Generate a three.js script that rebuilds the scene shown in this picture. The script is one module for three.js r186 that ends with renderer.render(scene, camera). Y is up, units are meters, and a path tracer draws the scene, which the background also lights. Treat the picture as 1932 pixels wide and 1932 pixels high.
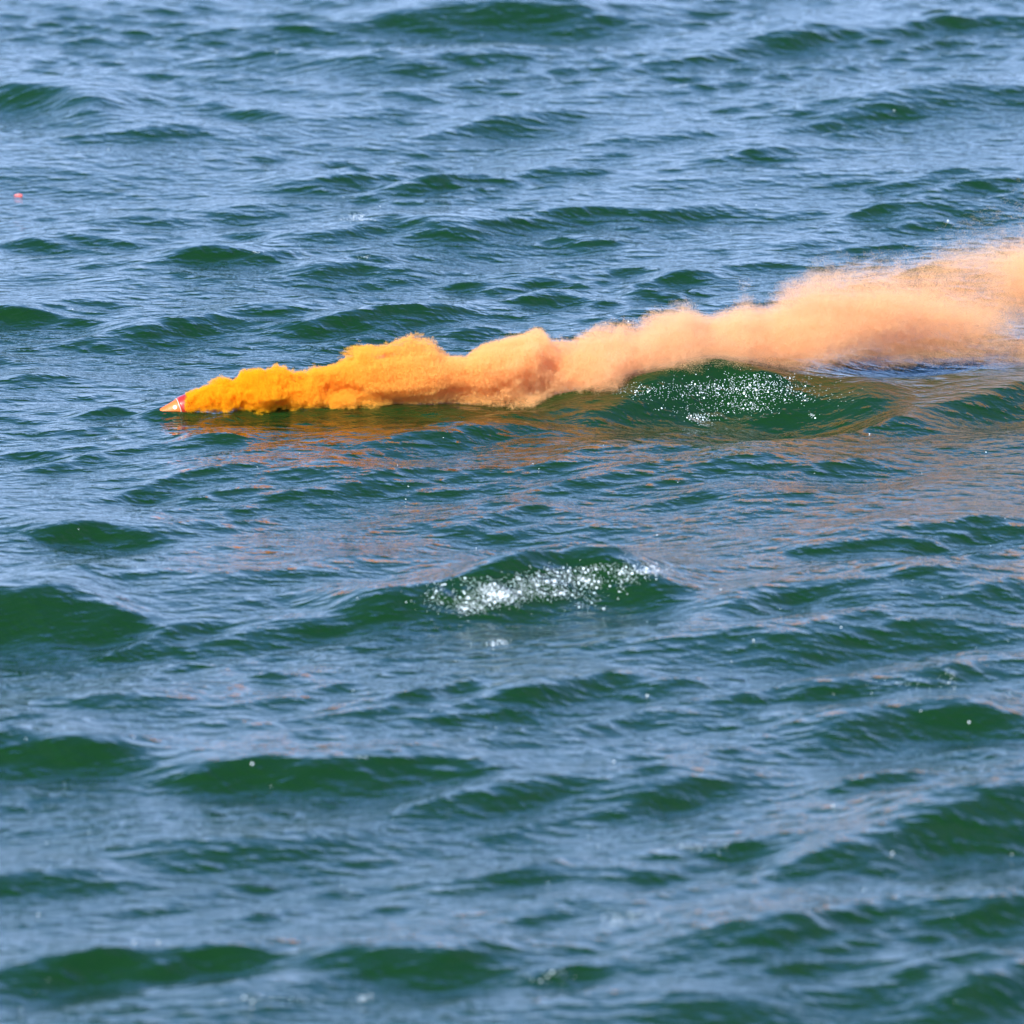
import * as THREE from 'three';
import { mergeGeometries } from 'three/addons/utils/BufferGeometryUtils.js';

// ---------------------------------------------------------------- camera, sky, sun, exposure
const scene = new THREE.Scene();
const EYE = new THREE.Vector3(0, 10, 0), PITCH = 12.5 * Math.PI / 180, FOV = 7.5;
const camera = new THREE.PerspectiveCamera(FOV, 1, 1, 9000);
camera.position.copy(EYE);
camera.rotation.set(-PITCH, 0, 0);
camera.focus = 49.8;
camera.userData.fStop = 2.1;
camera.updateMatrixWorld();

const SUN = new THREE.Vector3(-0.46, 0.62, 0.64).normalize();
const sun = new THREE.DirectionalLight(new THREE.Color(1, 0.95, 0.87), 5);
sun.position.copy(SUN).multiplyScalar(120).add(new THREE.Vector3(0, 0, -55));
sun.target.position.set(0, 0, -55);
sun.castShadow = true;
Object.assign(sun.shadow.camera, { left: -12, right: 12, top: 25, bottom: -25, near: 10, far: 260 });
sun.shadow.mapSize.set(2048, 2048);
scene.add(sun, sun.target);

const renderer = new THREE.WebGLRenderer();
renderer.toneMapping = THREE.LinearToneMapping;
renderer.toneMappingExposure = 2.0;
renderer.shadowMap.enabled = true;

// ---------------------------------------------------------------- seeded random, noise
function rng(seed) { let a = seed >>> 0; return () => { a = (a + 0x6D2B79F5) | 0; let t = Math.imul(a ^ (a >>> 15), 1 | a); t = (t + Math.imul(t ^ (t >>> 7), 61 | t)) ^ t; return ((t ^ (t >>> 14)) >>> 0) / 4294967296; }; }
const gauss = (r) => Math.sqrt(-2 * Math.log(1 - r() * 0.999999)) * Math.cos(2 * Math.PI * r());
const clamp = (x, a, b) => Math.min(b, Math.max(a, x));
const smooth = (a, b, x) => { const t = clamp((x - a) / (b - a), 0, 1); return t * t * (3 - 2 * t); };
const lerp = (a, b, t) => a + (b - a) * t;
const PERM = new Uint8Array(512);
{ const r = rng(77), p = [...Array(256).keys()]; for (let i = 255; i > 0; i--) { const j = Math.floor(r() * (i + 1)); [p[i], p[j]] = [p[j], p[i]]; } for (let i = 0; i < 512; i++) PERM[i] = p[i & 255]; }
const VAL = new Float32Array(256); { const r = rng(5); for (let i = 0; i < 256; i++) VAL[i] = r() * 2 - 1; }
function vnoise(x, y, z) {                                             // smooth value noise, -1..1
  const xi = Math.floor(x), yi = Math.floor(y), zi = Math.floor(z);
  let fx = x - xi, fy = y - yi, fz = z - zi;
  fx = fx * fx * fx * (fx * (fx * 6 - 15) + 10); fy = fy * fy * fy * (fy * (fy * 6 - 15) + 10); fz = fz * fz * fz * (fz * (fz * 6 - 15) + 10);
  const X = xi & 255, Y = yi & 255, Z = zi & 255, h = (a, b, c) => VAL[PERM[PERM[PERM[(X + a) & 255] + ((Y + b) & 255)] + ((Z + c) & 255)]];
  const a0 = lerp(h(0, 0, 0), h(1, 0, 0), fx), a1 = lerp(h(0, 1, 0), h(1, 1, 0), fx), b0 = lerp(h(0, 0, 1), h(1, 0, 1), fx), b1 = lerp(h(0, 1, 1), h(1, 1, 1), fx);
  return lerp(lerp(a0, a1, fy), lerp(b0, b1, fy), fz);
}
function fbm(x, y, z, n) { let s = 0, a = 1, t = 0; for (let i = 0; i < n; i++) { s += a * vnoise(x, y, z); t += a; a *= 0.55; x = x * 2.03 + 17.1; y = y * 2.03 + 9.2; z = z * 2.03 + 4.7; } return s / t; }

// ---------------------------------------------------------------- sky (air and thin high cloud only)
{
  const W = 512, H = 256, d = new Float32Array(W * H * 4);
  const stops = [[0, .49, .68, 1.09], [6, .50, .72, 1.17], [13, .40, .65, 1.18], [27, .130, .33, .86], [48, .036, .12, .38], [90, .025, .075, .27]];
  for (let j = 0; j < H; j++) for (let i = 0; i < W; i++) {
    const el = (j + 0.5) / H * 180 - 90, az = (i + 0.5) / W * Math.PI * 2;
    let c = [.10, .16, .20];
    if (el >= 0) {
      let k = 0; while (k < stops.length - 2 && el > stops[k + 1][0]) k++;
      const t = clamp((el - stops[k][0]) / (stops[k + 1][0] - stops[k][0]), 0, 1);
      c = [1, 2, 3].map((q) => lerp(stops[k][q], stops[k + 1][q], t));
      const e = el * Math.PI / 180, n = fbm(Math.cos(az) * Math.cos(e) * 3, Math.sin(e) * 9, Math.sin(az) * Math.cos(e) * 3, 4);
      const cl = 0.22 * smooth(0.0, 0.5, n);
      c = c.map((v, q) => lerp(v, [.56, .68, .88][q], cl));
    }
    d.set([...c, 1], (j * W + i) * 4);
  }
  const t = new THREE.DataTexture(d, W, H, THREE.RGBAFormat, THREE.FloatType);
  t.mapping = THREE.EquirectangularReflectionMapping; t.magFilter = t.minFilter = THREE.LinearFilter; t.needsUpdate = true;
  scene.background = t; scene.environment = t;
}

// ---------------------------------------------------------------- naming helpers
function tag(o, label, category, extra = {}) { o.userData = { ...(label ? { label } : {}), ...(category ? { category } : {}), ...extra }; return o; }
function part(name, geometry, material, parent = scene) {
  const m = new THREE.Mesh(geometry, material); m.name = name; m.castShadow = m.receiveShadow = true; parent.add(m); return m;
}

// ---------------------------------------------------------------- the sea surface
const TAN = Math.tan(FOV * Math.PI / 360);
function ray(px, py) {                                                 // direction of sight through a point of the photograph (1932 px wide)
  return new THREE.Vector3((px / 966 - 1) * TAN, (1 - py / 966) * TAN, -1).applyEuler(camera.rotation).normalize();
}
function onLevel(px, py, y) { const d = ray(px, py), t = (y - EYE.y) / d.y; return [d.x * t, d.z * t]; }

// the wind sea: many trains of steep little waves, two crossing families
const trains = [];
{
  const r = rng(2024), N = 120;
  for (let i = 0; i < N; i++) {
    const u = i / (N - 1), len = 0.22 * Math.pow(5.2 / 0.22, Math.pow(u, 1.15)) * (0.92 + 0.16 * r()), k = 2 * Math.PI / len;
    const pick = r(), fam = pick < 0.48 ? 0.66 : pick < 0.76 ? -0.44 : 0.12;
    const spread = len > 1.5 ? 0.22 : 0.20;
    const crest = fam + gauss(r) * spread;                      // angle of the crest line, positive: away to the right
    const slope = (len > 1.8 ? 0.0095 : len > 0.8 ? 0.028   : 0.028) * (0.6 + 0.8 * r());
    trains.push({ kx: Math.sin(crest) * k, kz: Math.cos(crest) * k, k, a: slope / k, ph: r() * 6.2832, len, fam: Math.sign(crest) });
  }
}
// the larger waves, one by one: crest line on the water, breadth of the near face, its steepness
// [x0, y0, x1, y1, breadth of face (m), slope, height shift of both ends]
const BIG = [
  [-120, 130, 225, 190, .75, .44], [725, 12, 1130, 2, 1.0, .40], [1330, 90, 1620, 50, .55, .34], [1690, 40, 1960, 15, .5, .34], [1640, 190, 1960, 150, .7, .30],
  [330, 180, 430, 192, .35, .36], [440, 205, 520, 222, .30, .40], [640, 115, 1000, 82, .8, .24], [170, 250, 390, 246, .5, .28], [1150, 245, 1330, 240, .4, .25],
  [1360, 290, 1640, 262, .6, .26], [540, 338, 720, 318, .5, .34], [690, 330, 790, 326, .4, .30], [755, 345, 910, 330, .34, .46], [200, 400, 500, 380, .5, .30],
  [560, 440, 760, 402, .45, .48], [740, 402, 880, 428, .5, .44], [20, 440, 240, 426, .6, .28], [320, 482, 500, 474, .36, .50], [575, 508, 700, 492, .34, .42], [655, 486, 740, 484, .22, .44], [700, 500, 780, 515, .34, .34],
  [975, 545, 1120, 537, .32, .50], [1245, 508, 1350, 505, .28, .44], [1170, 540, 1230, 535, .2, .46], [1700, 402, 1790, 396, .35, .36], [1000, 320, 1120, 315, .4, .22],
  [240, 622, 420, 588, .40, .44], [420, 588, 610, 556, .42, .40], [570, 592, 820, 558, .48, .46], [830, 610, 930, 600, .28, .48], [-40, 590, 70, 586, .3, .38], [20, 700, 130, 694, .35, .34], [1060, 440, 1180, 452, .35, .34],
  [290, 778, 400, 778, .22, .34], [480, 776, 570, 774, .22, .40], [390, 779, 700, 775, .34, .30], [690, 777, 1000, 775, .34, .30], [150, 775, 225, 765, .24, .42], [340, 830, 470, 828, .3, .36], [720, 835, 1010, 790, .42, .34], [420, 902, 720, 880, .6, .22],
  [1070, 778, 1180, 732, .55, .40], [1150, 728, 1420, 704, .62, .60], [1380, 706, 1660, 726, .66, .62], [1720, 778, 1960, 702, .55, .46], [1740, 640, 1960, 646, .5, .2],
  [60, 995, 190, 982, .34, .48], [190, 985, 330, 1000, .36, .34], [1000, 860, 1500, 850, 1.1, .14], [1330, 930, 1580, 910, .7, .18], [1560, 1000, 1960, 950, .6, .32],
  [-80, 1110, 170, 1118, .85, .46], [170, 1122, 360, 1150, .8, .36], [290, 1092, 640, 1062, .7, .26], [440, 1180, 640, 1165, .45, .38], [690, 1130, 860, 1098, .62, .52], [850, 1092, 1060, 1072, .75, .56], [1050, 1070, 1280, 1072, .66, .56],
  [1290, 1150, 1480, 1095, .5, .36], [1440, 1100, 1800, 1078, .6, .38], [1600, 1120, 1960, 1090, .7, .40], [1440, 1195, 1960, 1150, .7, .34], [1180, 1210, 1480, 1170, .5, .30],
  [910, 1300, 1100, 1272, .55, .44], [1080, 1270, 1300, 1262, .55, .40], [1280, 1330, 1450, 1302, .45, .34], [1480, 1300, 1640, 1282, .42, .42], [1620, 1290, 1960, 1240, .5, .3], [1560, 1370, 1700, 1328, .55, .46], [1680, 1330, 1960, 1322, .6, .46],
  [150, 1330, 330, 1320, .5, .28], [680, 1350, 880, 1315, .5, .28], [880, 1390, 1080, 1385, .4, .26], [-90, 1402, 220, 1404, .80, .56], [320, 1448, 500, 1428, .62, .46], [480, 1425, 800, 1408, .75, .52], [780, 1412, 960, 1425, .7, .40],
  [800, 1490, 1090, 1440, .5, .38], [1130, 1490, 1260, 1440, .5, .46], [1240, 1445, 1400, 1450, .45, .34], [1545, 1465, 1740, 1440, .5, .48], [1520, 1600, 1720, 1540, .85, .46], [1700, 1535, 1990, 1475, .95, .58], [1180, 1590, 1420, 1560, .6, .34],
  [860, 1640, 1240, 1610, .7, .34], [250, 1580, 620, 1560, .9, .20], [-40, 1650, 200, 1630, .5, .34], [0, 1820, 300, 1788, .65, .50], [280, 1785, 560, 1774, .6, .52], [540, 1785, 930, 1778, .7, .50], [1320, 1760, 1640, 1700, .75, .42], [1620, 1710, 1960, 1690, .75, .40], [1780, 1850, 1990, 1800, .7, .52],
  [200, 1900, 600, 1850, .7, .26], [1240, 1890, 1480, 1885, .6, .36], [900, 1700, 1250, 1690, .8, .16],
].map(([x0, y0, x1, y1, breadth, sl], i) => {
  const wf = breadth * lerp(0.42, 0.26, smooth(1000, 1450, (y0 + y1) / 2));
  const A = 0.93 * sl * wf / 0.86;
  const [ax, az] = onLevel(x0, y0, A * 0.5), [bx, bz] = onLevel(x1, y1, A * 0.5), [mx, mz] = onLevel((x0 + x1) / 2, (y0 + y1) / 2, A * 0.85);
  let dx = bx - ax, dz = bz - az; const lim = 1.0 * Math.abs(dx); dz = clamp(dz, -lim, lim);
  const L = Math.hypot(dx, dz); dx /= L; dz /= L;
  return { x: mx, z: mz, cx: dx, cz: dz, nx: -dz, nz: dx, L: L * 0.68, wf, A, seed: i * 3.7, reach: L * 1.2 + wf * 4 };
});
const CELL = 1, BUCKET = new Map();                                    // which large waves reach which metre of water
for (const w of BIG) for (let i = Math.floor(w.x - w.reach); i <= w.x + w.reach; i++) for (let j = Math.floor(w.z - w.reach); j <= w.z + w.reach; j++) {
  const key = i * 4096 + j; if (!BUCKET.has(key)) BUCKET.set(key, []); BUCKET.get(key).push(w);
}
function bigWaves(x, z) {
  const list = BUCKET.get(Math.floor(x / CELL) * 4096 + Math.floor(z / CELL)); if (!list) return 0;
  let h = 0, low = 0; const wob = vnoise(x * 0.9, 3.3, z * 0.6) * 0.16 + vnoise(x * 2.3, 8.3, z * 1.7) * 0.07, wob2 = vnoise(x * 2.1 + 50, 1.3, z * 1.2);
  for (const w of list) {
    const px = x - w.x, pz = z - w.z, u = (px * w.cx + pz * w.cz) / w.L, v0 = px * w.nx + pz * w.nz;
    if (u > 2 || u < -2) continue;
    const v = v0 + wob - 0.10 * u * u * w.wf, env = Math.exp(-Math.pow(Math.abs(u), 2.6)) * Math.max(0.2, 1 + 0.30 * wob2);
    const back = v < 0 ? v / (w.wf * 1.9) : v / w.wf, dip = (v - w.wf * 1.9) / (w.wf * 1.1);
    const b = Math.sqrt(back * back + 0.05) - 0.2236; const up = w.A * env * Math.exp(-Math.pow(b, 1.5)); h += up * up * up; low = Math.max(low, 0.22 * w.A * env * Math.exp(-dip * dip));
  }
  return Math.cbrt(h) - low;                                           // where two overlap the taller one leads
}
const OUT = [0, 0, 0];
function surface(x, z, cell) {                                         // displaced point of the sea for a rest point: [x, y, z]
  const far = Math.hypot(x, z + 56);
  const g1 = 0.62 + 0.95 * vnoise(x / 1.9, 1.5, z / 2.6), g2 = 0.75 + 0.95 * vnoise(x / 0.9 + 40, 6.5, z / 1.3);
  const left = smooth(-0.2, 1.0, -x / 4 - (z + 55) / 22);              // where the sea from the other side leads
  let h = 0, dx = 0, dz = 0;
  for (let i = 0; i < trains.length; i++) {
    const t = trains[i]; if (t.len < cell * 3.2) continue;
    let a = t.a * (t.len < 0.6 ? g2 : t.len < 1.8 ? g1 : 1);
    a *= t.fam > 0 ? lerp(1.12, 0.55, left) : lerp(0.6, 1.25, left);
    const ph = t.kx * x + t.kz * z + t.ph, s = Math.sin(ph) * a;
    h += Math.cos(ph) * a; dx += s * t.kx / t.k; dz += s * t.kz / t.k;
  }
  const Q = 1.1;
  OUT[0] = x - Q * dx; OUT[2] = z - Q * dz;
  OUT[1] = h + (far < 60 && cell < 0.3 ? bigWaves(OUT[0], OUT[2]) : 0);
  return OUT;
}
function seaHeight(x, z) {                                             // height of the water over a place
  let u = x, v = z;
  for (let i = 0; i < 4; i++) { const p = surface(u, v, 0.03); u += x - p[0]; v += z - p[2]; }
  return surface(u, v, 0.03)[1];
}
function onSea(px, py) {                                               // where that line of sight meets the water
  const d = ray(px, py); let t = (0.6 - EYE.y) / d.y, prev = t;
  for (let i = 0; i < 400; i++) { if (EYE.y + d.y * t <= seaHeight(d.x * t, d.z * t)) break; prev = t; t += 0.1; }
  for (let i = 0; i < 6; i++) { const m = (prev + t) / 2; if (EYE.y + d.y * m <= seaHeight(d.x * m, d.z * m)) t = m; else prev = m; }
  return [d.x * t, EYE.y + d.y * t, d.z * t];
}

// fine ripples: a random field with the spectrum of small wind waves, tileable
function fft(re, im, n, off, stride) {
  for (let i = 1, j = 0; i < n; i++) { let b = n >> 1; for (; j & b; b >>= 1) j ^= b; j ^= b; if (i < j) { const p = off + i * stride, q = off + j * stride; let t = re[p]; re[p] = re[q]; re[q] = t; t = im[p]; im[p] = im[q]; im[q] = t; } }
  for (let len = 2; len <= n; len <<= 1) {
    const half = len >> 1, ang = -2 * Math.PI / len;
    for (let k = 0; k < half; k++) {
      const wr = Math.cos(ang * k), wi = Math.sin(ang * k);
      for (let i = k; i < n; i += len) { const p = off + i * stride, q = p + half * stride, xr = re[q] * wr - im[q] * wi, xi = re[q] * wi + im[q] * wr; re[q] = re[p] - xr; im[q] = im[p] - xi; re[p] += xr; im[p] += xi; }
    }
  }
}
function rippleField(n, size, lo, hi, slopeRms, seed) {
  const r = rng(seed), re = new Float32Array(n * n), im = new Float32Array(n * n); let var_ = 0;
  for (let j = 0; j < n; j++) for (let i = 0; i < n; i++) {
    const fx = (i < n / 2 ? i : i - n) / size, fz = (j < n / 2 ? j : j - n) / size, f = Math.hypot(fx, fz); if (f < 1 / hi || f > 1 / lo) continue;
    const ang = Math.atan2(fx, fz), w = Math.pow(Math.abs(Math.cos(ang - 0.42)), 6) + 0.6 * Math.pow(Math.abs(Math.cos(ang + 0.62)), 8) + 0.05;
    const amp = Math.pow(f, -2.15) * w * smooth(1 / hi, 1.8 / hi, f) * (1 - smooth(0.6 / lo, 1 / lo, f)), k = j * n + i;
    re[k] = gauss(r) * amp; im[k] = gauss(r) * amp;
  }
  for (let j = 0; j < n; j++) fft(re, im, n, j * n, 1);
  for (let i = 0; i < n; i++) fft(re, im, n, i, n);
  const px = size / n; let s2 = 0;
  for (let j = 0; j < n; j += 3) for (let i = 0; i < n - 1; i += 3) { const g = (re[j * n + i + 1] - re[j * n + i]) / px, g2 = (re[((j + 1) % n) * n + i] - re[j * n + i]) / px; s2 += g * g + g2 * g2; }
  const sc = slopeRms / Math.sqrt(s2 / Math.pow(Math.ceil(n / 3), 2));
  let sd = 0; for (let k = 0; k < n * n; k += 7) sd += re[k] * re[k]; sd = Math.sqrt(sd / (n * n / 7));
  const out = new Float32Array(n * n); for (let k = 0; k < n * n; k++) { const q = re[k] / sd; out[k] = (Math.exp(0.42 * clamp(q, -4, 4)) - 1) / 0.45 * sd * sc; }   // sharper crests than troughs
  return out;
}
const TILE = 4.6, RN = 2048, RANGE = 0.08;
const ripples = rippleField(RN, TILE, 0.010, 0.30, 0.135, 91);
const rippleMap = (() => {
  const d = new Float32Array(RN * RN * 4); for (let k = 0; k < RN * RN; k++) { const v = 0.5 + ripples[k] / RANGE; d[k * 4] = d[k * 4 + 1] = d[k * 4 + 2] = v; d[k * 4 + 3] = 1; }
  const t = new THREE.DataTexture(d, RN, RN, THREE.RGBAFormat, THREE.FloatType); t.wrapS = t.wrapT = THREE.RepeatWrapping; t.magFilter = t.minFilter = THREE.LinearFilter; t.needsUpdate = true; return t;
})();

{
  const axis = (lo, hi, step, grow, reach) => { const a = []; for (let x = lo; x <= hi + 1e-6; x += step(x)) a.push(x); let s = step(hi), x = a[a.length - 1]; while (x < reach[1]) { s *= grow; x += s; a.push(x); } s = step(lo); x = lo; while (x > reach[0]) { s *= grow; x -= s; a.unshift(x); } return a; };
  const xs = axis(-6.4, 7.2, () => 0.0175, 1.22, [-4000, 4000]), zs = axis(-86, -35, (z) => lerp(0.030, 0.056, (-z - 35) / 51), 1.22, [-6000, 900]);
  const nx = xs.length, nz = zs.length, pos = new Float32Array(nx * nz * 3), uv = new Float32Array(nx * nz * 2), idx = new Uint32Array((nx - 1) * (nz - 1) * 6);
  for (let j = 0, k = 0; j < nz; j++) {
    const cz = j ? zs[j] - zs[j - 1] : 1000;
    for (let i = 0; i < nx; i++, k++) {
      const cx = i && i < nx - 1 ? Math.max(xs[i] - xs[i - 1], xs[i + 1] - xs[i]) : 1000, p = surface(xs[i], zs[j], Math.max(cx, cz));
      pos[k * 3] = p[0]; pos[k * 3 + 1] = p[1]; pos[k * 3 + 2] = p[2];
      const c = 0.9689, s = 0.2474; uv[k * 2] = (p[0] * c + p[2] * s) / TILE; uv[k * 2 + 1] = (p[2] * c - p[0] * s) / TILE;
    }
  }
  let q = 0; for (let j = 0; j < nz - 1; j++) for (let i = 0; i < nx - 1; i++) { const a = j * nx + i, b = a + 1, c = a + nx, d = c + 1; idx[q++] = a; idx[q++] = c; idx[q++] = b; idx[q++] = b; idx[q++] = c; idx[q++] = d; }
  const g = new THREE.BufferGeometry(); g.setAttribute('position', new THREE.BufferAttribute(pos, 3)); g.setAttribute('uv', new THREE.BufferAttribute(uv, 2)); g.setIndex(new THREE.BufferAttribute(idx, 1)); g.computeVertexNormals();
  console.log('sea', nx, nz, nx * nz * 2);
  const m = new THREE.MeshPhysicalMaterial({ color: new THREE.Color().setRGB(0.0042, 0.0245, 0.0044), roughness: 0.06, ior: 1.333, bumpMap: rippleMap, bumpScale: RANGE });
  tag(part('water', g, m), 'choppy blue green sea with steep little waves', 'water', { kind: 'structure' });
}

// ---------------------------------------------------------------- the smoke float
const paint = (r, g, b, rough, more = {}) => new THREE.MeshPhysicalMaterial({ color: new THREE.Color().setRGB(r, g, b), roughness: rough, ...more });
const F = onSea(332, 770);
{
  const t = new THREE.Group(); t.name = 'smoke_float'; scene.add(t);
  tag(t, 'small orange conical smoke float lying in the water at the left end of the smoke', 'smoke float');
  t.position.set(F[0] - 0.072, F[1] - 0.030, F[2]); t.rotation.set(0, 0.22, 0.27);
  const turn = (pts, seg = 64) => new THREE.LatheGeometry(pts.map(([r, y]) => new THREE.Vector2(r, y)), seg).rotateZ(-Math.PI / 2);
  const orange = paint(.66, .125, .014, .55), red = paint(.32, .018, .008, .35, { clearcoat: .5, clearcoatRoughness: .2 });
  part('body', turn([[.024, -.026], [.031, -.022], [.034, -.012], [.038, .006], [.045, .036], [.052, .066], [.0575, .088]]), orange, t);
  part('nose_plug', turn([[.0005, -.046], [.012, -.045], [.019, -.041], [.021, -.034], [.021, -.0255], [.024, -.0252]]), paint(.012, .012, .012, .5), t);
  for (const [y, r] of [[-.008, .0352], [.002, .0375], [.012, .0398], [.022, .0421]]) part('rib', new THREE.TorusGeometry(r, .0016, 8, 64).rotateY(Math.PI / 2).translate(y, 0, 0), orange, t);
  part('collar', turn([[.0575, .0882], [.062, .089], [.0635, .092], [.064, .096], [.0635, .1005], [.061, .102]]), paint(.60, .11, .02, .4), t);
  const band = part('highlight_band', turn([[.0638, .0935], [.0648, .0942], [.0650, .0972], [.0638, .0990]]), paint(.42, .36, .30, .5), t);  // cream ring with broken highlights of the wide end put into its colour
  band.userData.label = 'pale band painted in for the broken highlights round the wide end';
  const cap = part('end_cap', turn([[.0612, .1022], [.066, .1035], [.069, .108], [.0735, .150], [.071, .157], [.065, .160], [.030, .162], [.026, .160], [.025, .145]]), red, t);
  cap.userData.label = 'dark red end cap that the smoke leaves by';
  const b = part('button', new THREE.CylinderGeometry(.0125, .0135, .006, 40).translate(0, .003, 0), paint(.86, .70, .40, .45), t);
  const dir = new THREE.Vector3(-.23, .30, .92).normalize(); b.quaternion.setFromUnitVectors(new THREE.Vector3(0, 1, 0), dir); b.position.set(.068, .024, .0455);
}

// ---------------------------------------------------------------- the smoke
// the plume drifts to the right and a little away; [x in the photograph, top edge, foot] give its height over the water along the way
{
  const Z0 = F[2], X0 = F[0] + 0.06;
  const EDGE = [[355, 742, 780], [395, 722, 778], [430, 707, 772], [500, 700, 774], [540, 694, 775], [580, 688, 773], [640, 668, 771], [680, 648, 770], [715, 660, 770], [775, 644, 768], [820, 655, 766], [850, 676, 764], [880, 684, 762], [910, 656, 758], [960, 640, 750], [1012, 626, 744], [1045, 655, 740], [1075, 650, 735], [1130, 622, 730], [1200, 616, 722], [1235, 590, 716], [1290, 570, 712], [1340, 600, 706], [1400, 556, 700], [1440, 572, 694], [1480, 545, 688], [1540, 515, 676], [1590, 520, 666], [1650, 522, 656], [1720, 520, 648], [1770, 498, 642], [1830, 480, 640], [1880, 455, 638], [1940, 440, 636], [2080, 400, 630], [2400, 330, 620]];
  const zc = (x) => Z0 - 0.02 - 0.10 * (x - X0) - 0.045 * Math.max(0, x - X0) ** 2;
  const heightAt = (py, z) => EYE.y - Math.tan(PITCH + Math.atan((py / 966 - 1) * TAN)) * -z;
  const prof = EDGE.map(([px, top, foot]) => { let x = X0, z = Z0; for (let i = 0; i < 12; i++) { x = (px / 966 - 1) * TAN * (-z) / Math.cos(PITCH); z = zc(x); } return { x, top: heightAt(top, z), foot: heightAt(foot, z) }; });
  console.log(prof.filter((_, i) => i % 4 === 0).map((p) => `${p.x.toFixed(2)} z${zc(p.x).toFixed(2)} foot${p.foot.toFixed(2)} top${p.top.toFixed(2)} sea${seaHeight(p.x, zc(p.x)).toFixed(2)}`).join('\n'));
  const profile = (x) => { let k = 0; while (k < prof.length - 2 && x > prof[k + 1].x) k++; const t = clamp((x - prof[k].x) / (prof[k + 1].x - prof[k].x), 0, 1); return [lerp(prof[k].top, prof[k + 1].top, t), lerp(prof[k].foot, prof[k + 1].foot, t)]; };
  const x1 = prof[prof.length - 1].x;
  function density(x, y, z) {
    const s = x - X0; if (s < -0.01) return 0;
    const [top, foot] = profile(x), age = smooth(1.2, 5.2, s), mid = (top + foot) / 2, ry = (top - foot) / 2, grow = lerp(0.98, 1.38, smooth(1.0, 2.1, s));
    const up = ry * grow * lerp(1, 1.25, smooth(2.6, 4.6, s)) * lerp(1, 1.12, smooth(4, 5.2, s)), down = ry * lerp(grow, 1.3, age), rz = 0.045 + ry * grow * lerp(0.75, 1.15, smooth(0, 3, s));
    const f = lerp(11, 3.0, smooth(0, 3.2, s)), st = lerp(1, 0.42, age);
    const q = z - Z0, n = fbm(s * f * st + 3, y * f * 1.1, q * f + 7, 5), n2 = fbm(s * f * 0.42 * st + 31, y * f * 0.5, q * f * 0.45, 3);
    const v = (y - mid) / (y > mid ? up : down), w = (z - zc(x)) / rz, e = Math.sqrt(v * v * (v > 0 ? 1 : lerp(0.42, 0.9, age)) + w * w);
    const inside = 1.0 - e + n * lerp(0.72, 0.80, age) + n2 * lerp(0.30, 0.58, age) - 0.05 + 0.16 * smooth(3.6, 5.0, s);
    const soft = lerp(0.06, 0.85, age);
    let d = smooth(0, soft, inside);
    d *= lerp(1.0, clamp(0.50 + 1.5 * fbm(x * 1.1 + 9, y * 3.1, z * 2.2, 3), 0.20, 1), age);
    return d;
  }
  const r = rng(314), MAX = 780000;
  // one puff: some twenty tiny flecks of smoke, loosely together
  const puff = (n, apart) => { const g = []; for (let i = 0; i < n; i++) { const c = new THREE.CircleGeometry(1, 5); c.applyQuaternion(new THREE.Quaternion(gauss(r), gauss(r), gauss(r), gauss(r)).normalize()); c.translate(...[0, 0, 0].map(() => clamp(gauss(r), -1.9, 1.9) * apart)); g.push(c); } return mergeGeometries(g); };
  const load = (s) => 1 / (0.15 + 0.24 * s);                           // more smoke per cubic metre near the mouth
  const stuff = new THREE.MeshPhysicalMaterial({ color: 0xffffff, roughness: 1, specularIntensity: 0, transmission: 0.55, thickness: 0, side: THREE.DoubleSide });
  const plume = new THREE.Group(); plume.name = 'smoke_plume'; scene.add(plume);
  tag(plume, 'long orange smoke plume drifting right from the float low over the water', 'smoke', { kind: 'stuff' });
  const dense = new THREE.InstancedMesh(puff(22, 6), stuff, MAX), thin = new THREE.InstancedMesh(puff(22, 12.5), stuff, MAX);
  dense.name = 'dense_smoke'; thin.name = 'thin_smoke';
  const N = 240, cum = []; let acc = 0;
  for (let i = 0; i < N; i++) { const x = lerp(X0, x1, (i + .5) / N), [top, foot] = profile(x), ry = (top - foot) / 2; acc += load(x - X0) * ry * (0.05 + ry); cum.push(acc); }
  const M = new THREE.Matrix4(), qn = new THREE.Quaternion(), P = new THREE.Vector3(), S = new THREE.Vector3(), col = new THREE.Color();
  // height of the water below the plume, on a coarse grid
  const gx = 0.06, gz = 0.08, cache = new Map(), sea = (x, z) => { const i = Math.round(x / gx), j = Math.round(z / gz), k = i * 100000 + j; let h = cache.get(k); if (h === undefined) cache.set(k, h = seaHeight(i * gx, j * gz)); return h; };
  let n = 0, nd = 0, nt = 0;
  for (let tries = 0; n < MAX && tries < MAX * 14; tries++) {
    const q = r() * acc; let lo = 0, hi = N - 1; while (lo < hi) { const m = (lo + hi) >> 1; if (cum[m] < q) lo = m + 1; else hi = m; }
    const x = lerp(X0, x1, (lo + r()) / N), [top, foot] = profile(x), ry = (top - foot) / 2, s = x - X0;
    const y = (top + foot) / 2 + (r() * 2 - 1) * ry * 2.0, z = zc(x) + (r() * 2 - 1) * (0.05 + ry * 1.2) * 1.6;
    if (density(x, y, z) < r()) continue;
    const h = sea(x, z); if (y < h + 0.004) continue;
    const old = r() < smooth(1.4, 3.2, s); 
    P.set(x, y, z); qn.set(gauss(r), gauss(r), gauss(r), gauss(r)).normalize(); S.setScalar(0.0008 * (0.8 + 0.4 * r()));
    const age = smooth(0.3, 3.0, s), mesh = old ? thin : dense, at = old ? nt++ : nd++;   // the dye thins out as the smoke ages
    mesh.setMatrixAt(at, M.compose(P, qn, S));
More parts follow.
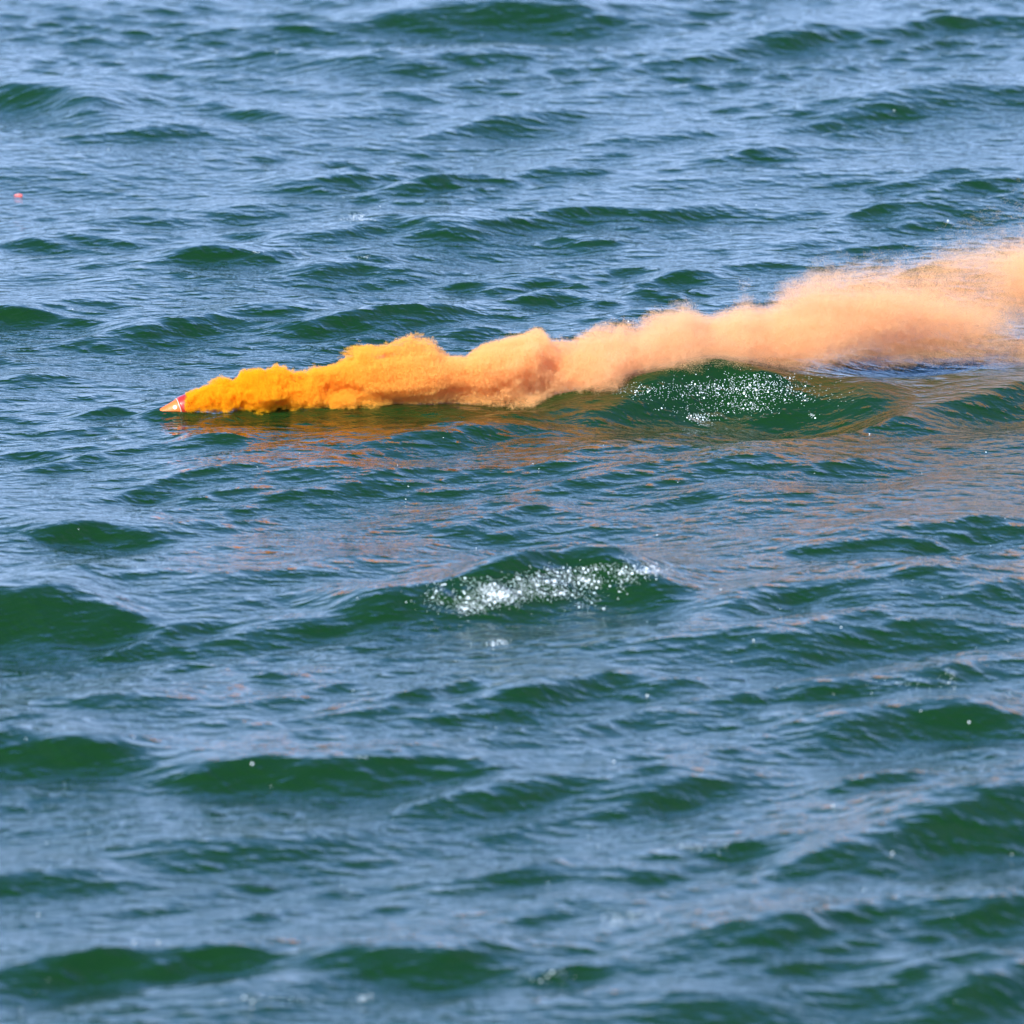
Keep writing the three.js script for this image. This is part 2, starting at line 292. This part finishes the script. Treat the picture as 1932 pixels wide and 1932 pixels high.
    col.setRGB(1.0, lerp(0.56, 0.67, age), lerp(0.02, 0.38, age)); mesh.setColorAt(at, col); n++;
  }
  dense.count = nd; thin.count = nt; console.log('smoke', nd, nt);
  for (const mesh of [dense, thin]) { mesh.castShadow = mesh.receiveShadow = true; mesh.frustumCulled = false; mesh.userData = { kind: 'stuff' }; plume.add(mesh); }
}

// ---------------------------------------------------------------- the small red float far left
{
  const p = onSea(34, 369), t = new THREE.Group(); t.name = 'marker_float'; scene.add(t);
  tag(t, 'tiny pale red marker float alone near the left edge, beyond the smoke float', 'float');
  t.position.set(p[0], p[1] - 0.006, p[2]); t.rotation.set(0.15, 0.4, 0.1); t.scale.set(1.05, 0.55, 0.95);
  const lathe = (pts) => new THREE.LatheGeometry(pts.map(([r, y]) => new THREE.Vector2(r, y)), 40);
  part('body', lathe([[.0005, -.024], [.018, -.021], [.028, -.014], [.033, -.004], [.0335, .004]]), paint(.42, .03, .03, .4), t);
  part('top', lathe([[.0335, .0042], [.032, .012], [.026, .020], [.014, .0245], [.0005, .0255]]), paint(.70, .13, .09, .4), t);
  part('eyelet', new THREE.TorusGeometry(.006, .0018, 8, 20).translate(0, .030, 0), paint(.6, .58, .55, .4), t);
}

// ---------------------------------------------------------------- foam
{
  const r = rng(808), white = paint(.78, .86, .90, .25), bubble = new THREE.SphereGeometry(1, 10, 6, 0, Math.PI * 2, 0, Math.PI / 2);
  const M = new THREE.Matrix4(), Q = new THREE.Quaternion(), P = new THREE.Vector3(), S = new THREE.Vector3(), UP = new THREE.Vector3(0, 1, 0), nrm = new THREE.Vector3();
  function foam(spots, label, category) {
    const o = new THREE.InstancedMesh(bubble, white, spots.length); o.name = 'foam'; let n = scene.children.filter((c) => /^foam/.test(c.name)).length; if (n) o.name += '_' + String(n).padStart(3, '0');
    spots.forEach(([x, z, s], i) => {
      const h = seaHeight(x, z), e = 0.02; nrm.set(seaHeight(x - e, z) - seaHeight(x + e, z), 2 * e, seaHeight(x, z - e) - seaHeight(x, z + e)).normalize();
      P.set(x, h - s * 0.15, z); Q.setFromUnitVectors(UP, nrm); S.set(s, s * (0.5 + 0.5 * r()), s * (0.8 + 0.4 * r())); o.setMatrixAt(i, M.compose(P, Q, S));
    });
    o.castShadow = o.receiveShadow = true; o.frustumCulled = false; scene.add(o); tag(o, label, category, { kind: 'stuff' });
  }
  const cluster = (out, px, py, n, sx, sy, lo, hi) => { for (let i = 0; i < n * 0.55; i++) { const p = onSea(px + gauss(r) * sx, py + gauss(r) * sy); out.push([p[0], p[2], lerp(lo, hi, r() ** 2.5) * 0.5]); } for (let i = 0; i < n * 4.5; i++) { const p = onSea(px + gauss(r) * sx * 1.05, py + gauss(r) * sy * 1.05); out.push([p[0], p[2], 0.0011 + 0.0012 * r()]); } };
  const mid = [], right = [], small = [], fleck = [];
  for (const [x, y, n, sx, sy] of [[945, 1125, 60, 30, 12], [942, 1124, 75, 18, 8], [920, 1110, 40, 16, 8], [885, 1145, 45, 18, 7], [870, 1130, 20, 40, 10], [1010, 1100, 60, 26, 10], [1060, 1090, 50, 24, 8], [1040, 1120, 45, 34, 5], [1110, 1100, 40, 18, 8], [1120, 1075, 30, 40, 5], [1180, 1085, 26, 14, 14], [1225, 1075, 44, 22, 6], [1110, 1135, 10, 14, 8], [820, 1125, 12, 12, 14], [880, 1095, 9, 30, 5], [940, 1212, 10, 10, 3]]) cluster(mid, x, y, n, sx, sy, .005, .015);
  for (const [x, y, n, sx, sy] of [[1400, 730, 60, 40, 10], [1330, 735, 40, 50, 9], [1260, 740, 26, 40, 8], [1190, 735, 14, 26, 5], [1470, 735, 40, 35, 12], [1520, 745, 20, 40, 10], [1380, 768, 26, 34, 8], [1325, 788, 26, 14, 5], [1425, 765, 18, 18, 8], [1300, 770, 10, 30, 8], [1450, 710, 16, 60, 3], [1530, 783, 4, 4, 2]]) cluster(right, x, y, n, sx, sy, .004, .013);
  cluster(small, 672, 410, 16, 12, 4, .004, .009); cluster(small, 690, 486, 4, 8, 2, .003, .006); cluster(small, 485, 476, 3, 6, 1, .004, .007);
  for (const [x, y, n, sx, sy] of [[690, 1885, 14, 14, 5], [500, 1885, 8, 30, 4], [1270, 1655, 0, 1, 1], [1180, 1725, 9, 30, 5], [1160, 1735, 4, 12, 3], [1030, 1845, 6, 30, 8], [1310, 1600, 8, 30, 5], [1790, 1275, 5, 8, 14], [1690, 1290, 6, 60, 8], [680, 1428, 3, 10, 1]]) cluster(fleck, x, y, n, sx, sy, .005, .012);
  for (let i = 0; i < 130; i++) { const p = onSea(r() * 1932, 60 + Math.pow(r(), 0.8) * 1850); fleck.push([p[0], p[2], lerp(.002, .006, r() ** 3)]); }
  foam(mid, 'white bubbles on the green wave face below the middle of the smoke', 'foam');
  foam(right, 'white bubbles on the green wave right under the smoke plume', 'foam');
  foam(small, 'few white bubbles on small wave crests behind the smoke, left of centre', 'foam');
  foam(fleck, 'single white foam flecks scattered over the open water', 'foam');
}
renderer.render(scene, camera);
